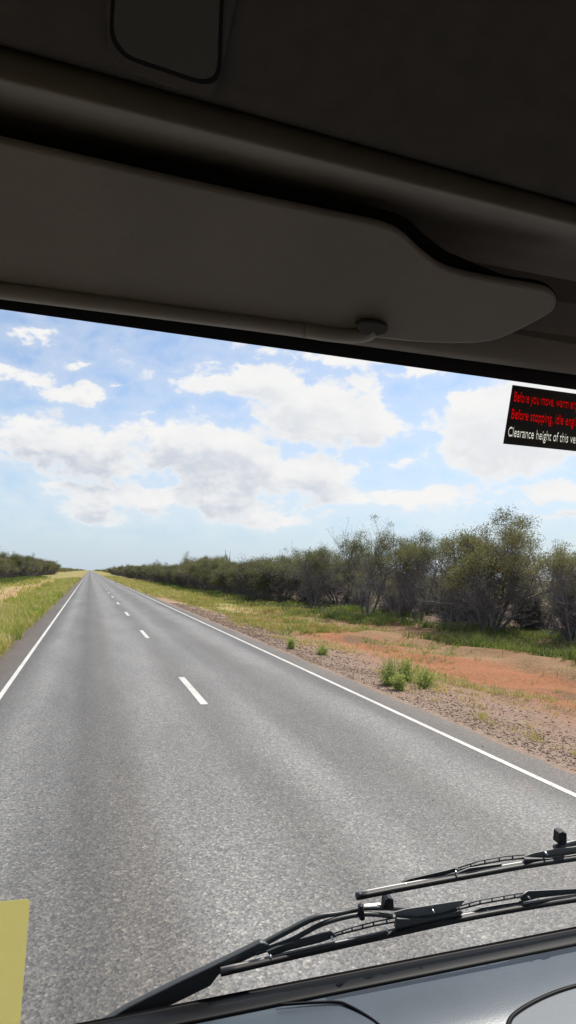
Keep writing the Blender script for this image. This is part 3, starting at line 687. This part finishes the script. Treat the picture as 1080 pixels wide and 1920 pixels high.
# dashboard: black moulding along the glass, blue-grey vinyl top
loft('dash_moulding', [(1838, 1737, 1.049), (1844.5, 1743, 1.045), (1850, 1748, 1.034), (1858, 1755, 1.018), (1868, 1764.5, 1.006), (1876, 1772, 1.000), (1884, 1779, 1.000)], M_BLACK, xl=560)
zd = atY(560, 1877, .998).z - Z0
loft('dashboard', [('z', 1.04, zd-.03, zd-.03), ('z', 1.0, zd-.004, zd-.004), ('z', .985, zd+.003, zd+.003), ('z', .95, zd+.006, zd+.006), ('z', .90, zd+.008, zd+.008), ('z', .86, zd+.006, zd+.006), ('z', .82, zd-.004, zd-.004), ('z', .78, zd-.03, zd-.03),
                   ('z', .74, zd-.08, zd-.08), ('z', .70, zd-.18, zd-.18), ('z', .68, zd-.45, zd-.45), ('z', .72, zd-.8, zd-.8)], M_DASH)
def ondash(px, py, dz=0.0): return Vector(atZ(px, py, Z0+zd+.007+dz))
mb = MB(); mb.tube([ondash(a, b, .001) for a, b in arc([(520, 1884), (585, 1880), (632, 1879), (652, 1885), (680, 1900), (705, 1917), (730, 1940)], 5)], .0022, 8)
into(mb.build('dash_seam', M_BLACK, smooth=True))
pod = [(948,1950),(955,1917),(968,1901),(1000,1881),(1040,1863),(1085,1849),(1160,1832),(1240,1826),(1290,1845),(1280,1900),(1200,1960),(1050,1990)]
pc = arc(pod + [pod[0]], 5)[:-1]
mb = MB(); mb.prism([ondash(a, b, .004) for a, b in pc], (0, 0, -.05)); o = mb.build('instrument_pod', M_POD, bevel=.004, smooth=True); into(o)
mb = MB(); P = [ondash(a, b, .002) for a, b in pc]; mb.tube(P + [P[0]], .0042, 8); o2 = mb.build('pod_rim', M_BLACK, o, smooth=True)
# enclosure: side doors with windows, floor, rear wall, pillars
for x0, x1 in ((XA-.06, XA), (XB, XB+.06)):
    mb = MB(); mb.box((x0, -1.35, Z0-1.35), (x1, 1.2, Z0-.62)); mb.box((x0, -1.35, Z0+.36), (x1, .95, Z0+.62)); mb.box((x0, -1.35, Z0-.62), (x1, -.35, Z0+.36))
    d = into(mb.build('side_door', M_SHELL))
    mb = MB(); mb.box((x0+.02, -.35, Z0-.62), (x0+.026, 1.0, Z0+.36)); mb.build('window_pane', M_GLASS, d)
    mb = MB(); xm = (x0+x1)/2
    mb.tube([(xm, glassY(Z0-.8)-.05, Z0-.8), (xm, glassY(Z0+.45)-.05, Z0+.45)], .055, 10); into(mb.build('windscreen_pillar', M_SHELL, smooth=True))
mb = MB(); mb.box((XA-.06, -1.41, Z0-1.4), (XB+.06, -1.35, Z0+.62)); into(mb.build('rear_wall', M_SHELL))
mb = MB(); mb.box((XA-.06, -1.35, Z0-1.42), (XB+.06, 1.2, Z0-1.351)); into(mb.build('cab_floor', M_SHELL))
mb = MB(); mb.box((XA-.06, 1.10, Z0-1.35), (XB+.06, 1.2, Z0-.80)); into(mb.build('front_panel', M_SHELL))
mb = MB(); mb.box((XA-.06, -1.41, Z0+.62), (XB+.06, .86, Z0+.66)); mb.box((XA-.06, .80, Z0+.40), (XB+.06, .86, Z0+.62)); into(mb.build('roof_panel', M_SHELL))

# ------------------------------------------------------------------ wipers outside the glass
def og(px, py, h=.02): return Vector(onglass(px, py, h))
def ribbon(mb, pts, h0, h1):                     # flat plate between two heights off the glass
    mb.prism([og(a, b, h0) for a, b in pts], gn*(h1-h0)); return mb
# wiper with its arm rising from the scuttle
w1 = into(empty('wiper', og(430, 1820)));
def W(o, root):                                  # world-coordinate child of a wiper root
    o.parent = root; o.matrix_parent_inverse = root_inv[root.name]; return o
root_inv = {}
bpy.context.view_layer.update(); root_inv[w1.name] = w1.matrix_world.inverted()
def bw(mb, name, mat, root, **k): return W(mb.build(name, mat, **k), root)
def make_blade(root, c, rt, rl):
    mb = MB(); mb.tube([og(a, b-4.0, .014) for a, b in c], rt, 6); bw(mb, 'blade_rail', M_STEEL, root, smooth=True)
    mb = MB(); mb.tube([og(a, b+2.6, .008) for a, b in c], rl, 6); bw(mb, 'rubber', M_RUBBER, root, smooth=True)
    mb = MB(); mb.tube([og(a, b-1.0, .011) for a, b in c], rl*.7, 5); bw(mb, 'blade_flexor', M_RUBBER, root, smooth=True)
def plate(root, name, mat, pts, h0, h1, bevel=.0008): 
    mb = MB(); mb.prism([og(a, b, h0) for a, b in pts], gn*(h1-h0)); bw(mb, name, mat, root, bevel=bevel, smooth=True)
def riv(root, pts, rr=.0024):
    for a, b in pts:
        mb = MB(); p = og(a, b, .020); mb.tube([p, p-gn*.012], [rr, rr*.7], 8); bw(mb, 'rivet', M_RIVET, root, smooth=True)
def ladder(root, lo, hi, k):                     # yoke with open slots: two thin rails and cross webs
    mb = MB()
    n_ = len(lo)
    mb.tube([og(a, b, .020) for a, b in lo], .0016, 5); mb.tube([og(a, b, .022) for a, b in hi], .0013, 5)
    for i in range(k):
        u_ = i/(k-1)*(n_-1); j = min(int(u_), n_-2); v_ = u_-j
        p = [lo[j][m_]+(lo[j+1][m_]-lo[j][m_])*v_ for m_ in (0, 1)]; s2 = [hi[j][m_]+(hi[j+1][m_]-hi[j][m_])*v_ for m_ in (0, 1)]
        mb.tube([og(*p, .020), og(*s2, .022)], .0016, 5)
    bw(mb, 'slotted_yoke', M_ARM, root, smooth=True)
c1 = arc([(414, 1822), (500, 1802), (560, 1788), (700, 1757), (850, 1724), (980, 1700), (1080, 1684), (1200, 1668)], 3)
make_blade(w1, c1, .0036, .0052)
plate(w1, 'yoke', M_ARM, [(500, 1785), (520, 1776), (606, 1751), (622, 1748), (632, 1757), (600, 1768), (540, 1783), (508, 1794)], .016, .020)
ladder(w1, [(622, 1756), (660, 1746), (700, 1736), (750, 1727)], [(625, 1751), (660, 1739), (700, 1729), (750, 1719)], 7)
plate(w1, 'blade_bridge', M_BRIDGE, [(738, 1711), (760, 1705), (800, 1699), (850, 1691), (872, 1688), (866, 1697), (852, 1706), (835, 1714), (790, 1722), (745, 1721)], .018, .0205)
plate(w1, 'bridge_foot', M_ARM, [(745, 1723), (790, 1724), (835, 1717), (860, 1708), (870, 1712), (845, 1728), (770, 1744), (742, 1742)], .010, .018)
plate(w1, 'slot_glint', M_RIVET, [(816, 1716), (838, 1712), (838, 1718), (816, 1722)], .0181, .0186, 0)
ladder(w1, [(858, 1706), (900, 1695), (945, 1687), (985, 1680)], [(862, 1699), (900, 1688), (945, 1680), (985, 1674)], 7)
plate(w1, 'yoke', M_ARM, [(975, 1683), (990, 1671), (1080, 1667), (1200, 1650), (1200, 1660), (1080, 1676), (1010, 1684), (980, 1692)], .016, .020)
plate(w1, 'yoke', M_ARM, [(880, 1716), (900, 1703), (940, 1696), (980, 1690), (984, 1696), (930, 1706), (900, 1714)], .013, .016)
riv(w1, [(505, 1786), (619, 1752), (722, 1738), (808, 1702.5), (909, 1702), (986, 1677)])
# arm: broad pressed channel, then two rods to the hook
plate(w1, 'arm_channel', M_ARM, [(150, 1945), (240, 1890), (330, 1845), (400, 1812), (440, 1793), (490, 1768), (507, 1772), (495, 1786), (440, 1812), (410, 1830), (395, 1850), (330, 1882), (262, 1912), (225, 1950)], .022, .034, .003)
mb = MB(); mb.tube([og(a, b, .030) for a, b in arc([(470, 1782), (540, 1745), (592, 1720), (640, 1712), (682, 1703), (735, 1703), (770, 1706)], 4)], [.0052]*10+[.0042]*15, 8); bw(mb, 'arm_rod', M_ARM, w1, smooth=True)
mb = MB(); mb.tube([og(a, b, .024) for a, b in arc([(480, 1787), (545, 1763), (600, 1734), (650, 1719), (690, 1714), (735, 1718)], 4)], .0042, 8); bw(mb, 'washer_hose', M_ARM, w1, smooth=True)
mb = MB(); mb.tube([og(676, 1698, .022), og(679, 1722, .022)], .0055, 8); bw(mb, 'hose_clip', M_FRIT, w1, smooth=True)
plate(w1, 'spray_jet', M_RIVET, [(684, 1699), (716, 1696), (718, 1703), (688, 1705)], .030, .036)
plate(w1, 'arm_knob', M_FRIT, [(722, 1706), (723, 1689), (730, 1684), (738, 1687), (739, 1705)], .024, .040)
# second wiper, its arm outside the picture
w2 = into(empty('wiper', og(900, 1640))); bpy.context.view_layer.update(); root_inv[w2.name] = w2.matrix_world.inverted()
c2 = arc([(669, 1680), (740, 1666), (880, 1640), (980, 1622), (1080, 1607), (1200, 1590)], 3)
make_blade(w2, c2, .0036, .0050)
mb = MB(); mb.tube([og(668, 1680.5, .011), og(680, 1678, .011)], .0056, 8); bw(mb, 'blade_end_cap', M_FRIT, w2, smooth=True)
plate(w2, 'yoke', M_ARM, [(752, 1655), (770, 1648), (838, 1632), (852, 1628), (864, 1633), (830, 1642), (770, 1653)], .016, .020)
ladder(w2, [(855, 1633), (900, 1621), (945, 1613), (985, 1609)], [(858, 1628), (900, 1614), (945, 1606), (985, 1603)], 6)
plate(w2, 'yoke', M_ARM, [(850, 1640), (880, 1628), (940, 1620), (945, 1626), (890, 1636)], .013, .016)
plate(w2, 'blade_bridge', M_BRIDGE, [(978, 1608), (1000, 1600), (1040, 1592), (1080, 1588), (1130, 1580), (1130, 1594), (1065, 1603), (1030, 1608), (985, 1611)], .018, .0205)
plate(w2, 'bridge_foot', M_ARM, [(985, 1611), (1030, 1610), (1065, 1605), (1130, 1595), (1130, 1606), (1060, 1616), (990, 1628)], .010, .018)
plate(w2, 'slot_glint', M_RIVET, [(993, 1611), (1008, 1609), (1008, 1615), (993, 1617)], .0181, .0186, 0)
riv(w2, [(757, 1653), (851, 1630.5), (945, 1625), (1019, 1595.5)])
plate(w2, 'arm_knob', M_FRIT, [(1047, 1583), (1049, 1563), (1055, 1560), (1063, 1563), (1063, 1583)], .024, .040)
mb = MB(); mb.tube([og(a, b, .030) for a, b in arc([(1040, 1590), (1080, 1579), (1140, 1570), (1230, 1550)], 4)], .006, 8); bw(mb, 'arm_rod', M_ARM, w2, smooth=True)

# ------------------------------------------------------------------ stickers on the inside of the glass
sgn = tag(empty('warning_sticker', onglass(961.5, 721.7, -.003)), 'black windscreen label with two lines of red text and one of white', 'sticker')
o0 = Vector(sgn.location); TL = onglass(961.5, 721.7, -.003); BLc = onglass(944, 832, -.003)
wd = onglass(1270, 748, -.003).x - TL.x
M_SB = pmat('sticker_black', (.012,.011,.013), .45, .4); 
def print_film(name, col, tr_):
    mt = pmat(name, col, .5, .3); t_ = mt.node_tree; k = t_.nodes.new('ShaderNodeBsdfTranslucent'); k.inputs[0].default_value = (*tr_, 1)
    a_ = t_.nodes.new('ShaderNodeAddShader'); t_.links.new(t_.nodes['Principled BSDF'].outputs[0], a_.inputs[0]); t_.links.new(k.outputs[0], a_.inputs[1])
    t_.links.new(a_.outputs[0], t_.nodes['Material Output'].inputs['Surface']); return mt
M_RED = print_film('sticker_red', (.6,.01,.03), (.48,.006,.022)); M_WH = print_film('sticker_white', (.6,.6,.57), (.55,.55,.52))
mb = MB(); mb.prism([Vector(p)-o0 for p in (TL, TL+Vector((wd, 0, 0)), BLc+Vector((wd, 0, 0)), BLc)], gn*.0012)
backing = mb.build('backing', M_SB, sgn); LETTERS = []
def text_mesh(s_):
    cu = bpy.data.curves.new('lettering', 'FONT'); cu.body = s_; cu.size = 1; cu.extrude = .0; cu.offset = .02
    ob = bpy.data.objects.new('lettering_source', cu); C.objects.link(ob); bpy.context.view_layer.update()
    me = bpy.data.meshes.new_from_object(ob.evaluated_get(bpy.context.evaluated_depsgraph_get())); bpy.data.objects.remove(ob); return me
def width(me): xs_ = [v.co.x for v in me.vertices]; return max(xs_)-min(xs_)
def write(s_, ref, px0, py0, px1, cap_py, mat):
    """first letters REF span px0..px1 on the baseline row py0"""
    me = text_mesh(s_); k = (onglass(px1, py0, -.005).x - onglass(px0, py0, -.005).x)/width(text_mesh(ref))
    p = Vector(onglass(px0, py0, -.005)); capz = (Vector(onglass(px0, cap_py, -.005))-p).length/.73
    full = width(me); lo_, hi_ = p-o0, None
    ey = -gd; ex = Vector((1, 0, 0)); ez = ex.cross(ey)
    q0 = Vector(onglass(px0, py0, -.0014))-o0                # coloured film behind the cut-out letters of one line
    c_ = [q0+ex*(a_*(full*k)+b_)+ey*(d_*capz) for a_, b_, d_ in ((0, -.001, -.27), (1, .001, -.27), (1, .001, .80), (0, -.001, .80))]
    f_ = MB(); f_.prism(c_, gn*.0004); f_.build('lettering', mat, sgn)
    M_ = Matrix((ex*k, ey*capz, ez)).transposed().to_4x4()
    M2 = M_.copy(); M2.translation = Vector(onglass(px0, py0, -.0024))-o0; LETTERS.append((s_, M2))
write('Before you move, warm engine', 'Before you move,', 962.5, 752, 1040, 732.5, M_RED)
write('Before stopping, idle engine', 'Before stopping,', 957.5, 784.5, 1037, 765, M_RED)
write('Clearance height of this vehicle', 'Clearance', 951.5, 817.5, 1001, 799, M_WH)
def text_cutter(s_):
    cu = bpy.data.curves.new('lettering', 'FONT'); cu.body = s_; cu.size = 1; cu.offset = .02; cu.extrude = .003
    ob = bpy.data.objects.new('lettering_source', cu); C.objects.link(ob); bpy.context.view_layer.update()
    me = bpy.data.meshes.new_from_object(ob.evaluated_get(bpy.context.evaluated_depsgraph_get())); bpy.data.objects.remove(ob); return me
try:
    tmp = []
    for s_, M_ in LETTERS:
        me = text_cutter(s_); me.materials.clear(); c = bpy.data.objects.new('cutter', me); C.objects.link(c); c.matrix_world = Matrix.Translation(sgn.location) @ M_ ; tmp.append(c)
        b = backing.modifiers.new('cut', 'BOOLEAN'); b.operation = 'DIFFERENCE'; b.object = c; b.solver = 'EXACT'; b.use_self = True
    bpy.context.view_layer.update()
    me = bpy.data.meshes.new_from_object(backing.evaluated_get(bpy.context.evaluated_depsgraph_get()))
    backing.modifiers.clear()
    print('sticker verts', len(me.vertices))
    if len(me.vertices) > 500: backing.data = me
    for c in tmp: bpy.data.objects.remove(c)
except Exception as ex: print('cut failed', ex)
yel = tag(empty('yellow_sticker', onglass(20, 1800, -.003)), 'plain yellow translucent label stuck low on the windscreen', 'sticker')
mt = bpy.data.materials.new('yellow_film'); mt.use_nodes = True; t_ = mt.node_tree; q_ = N(t_); b_ = t_.nodes['Principled BSDF']
b_.inputs['Base Color'].default_value = (.70, .66, .34, 1); b_.inputs['Roughness'].default_value = .6
tr = t_.nodes.new('ShaderNodeBsdfTranslucent'); tr.inputs[0].default_value = (.76, .71, .38, 1)
tp = t_.nodes.new('ShaderNodeBsdfTransparent'); tp.inputs[0].default_value = (.97, .92, .62, 1)
m1 = t_.nodes.new('ShaderNodeMixShader'); m1.inputs[0].default_value = .6; t_.links.new(b_.outputs[0], m1.inputs[1]); t_.links.new(tr.outputs[0], m1.inputs[2])
m2 = t_.nodes.new('ShaderNodeMixShader'); m2.inputs[0].default_value = .4; t_.links.new(m1.outputs[0], m2.inputs[1]); t_.links.new(tp.outputs[0], m2.inputs[2])
t_.links.new(m2.outputs[0], t_.nodes['Material Output'].inputs['Surface'])
o0 = Vector(yel.location)
ye_ = [(-160, 1706), (48, 1686), (54, 1688), (56, 1694), (38, 1915), (34, 1960), (-160, 1990)]
mb = MB(); mb.prism([Vector(onglass(a, b, -.003))-o0 for a, b in ye_], gn*.0006); mb.build('film', mt, yel)
print('trees', cnt, 'tris', sum(len(m_.loops)-2*len(m_.polygons) for m_ in bpy.data.meshes))
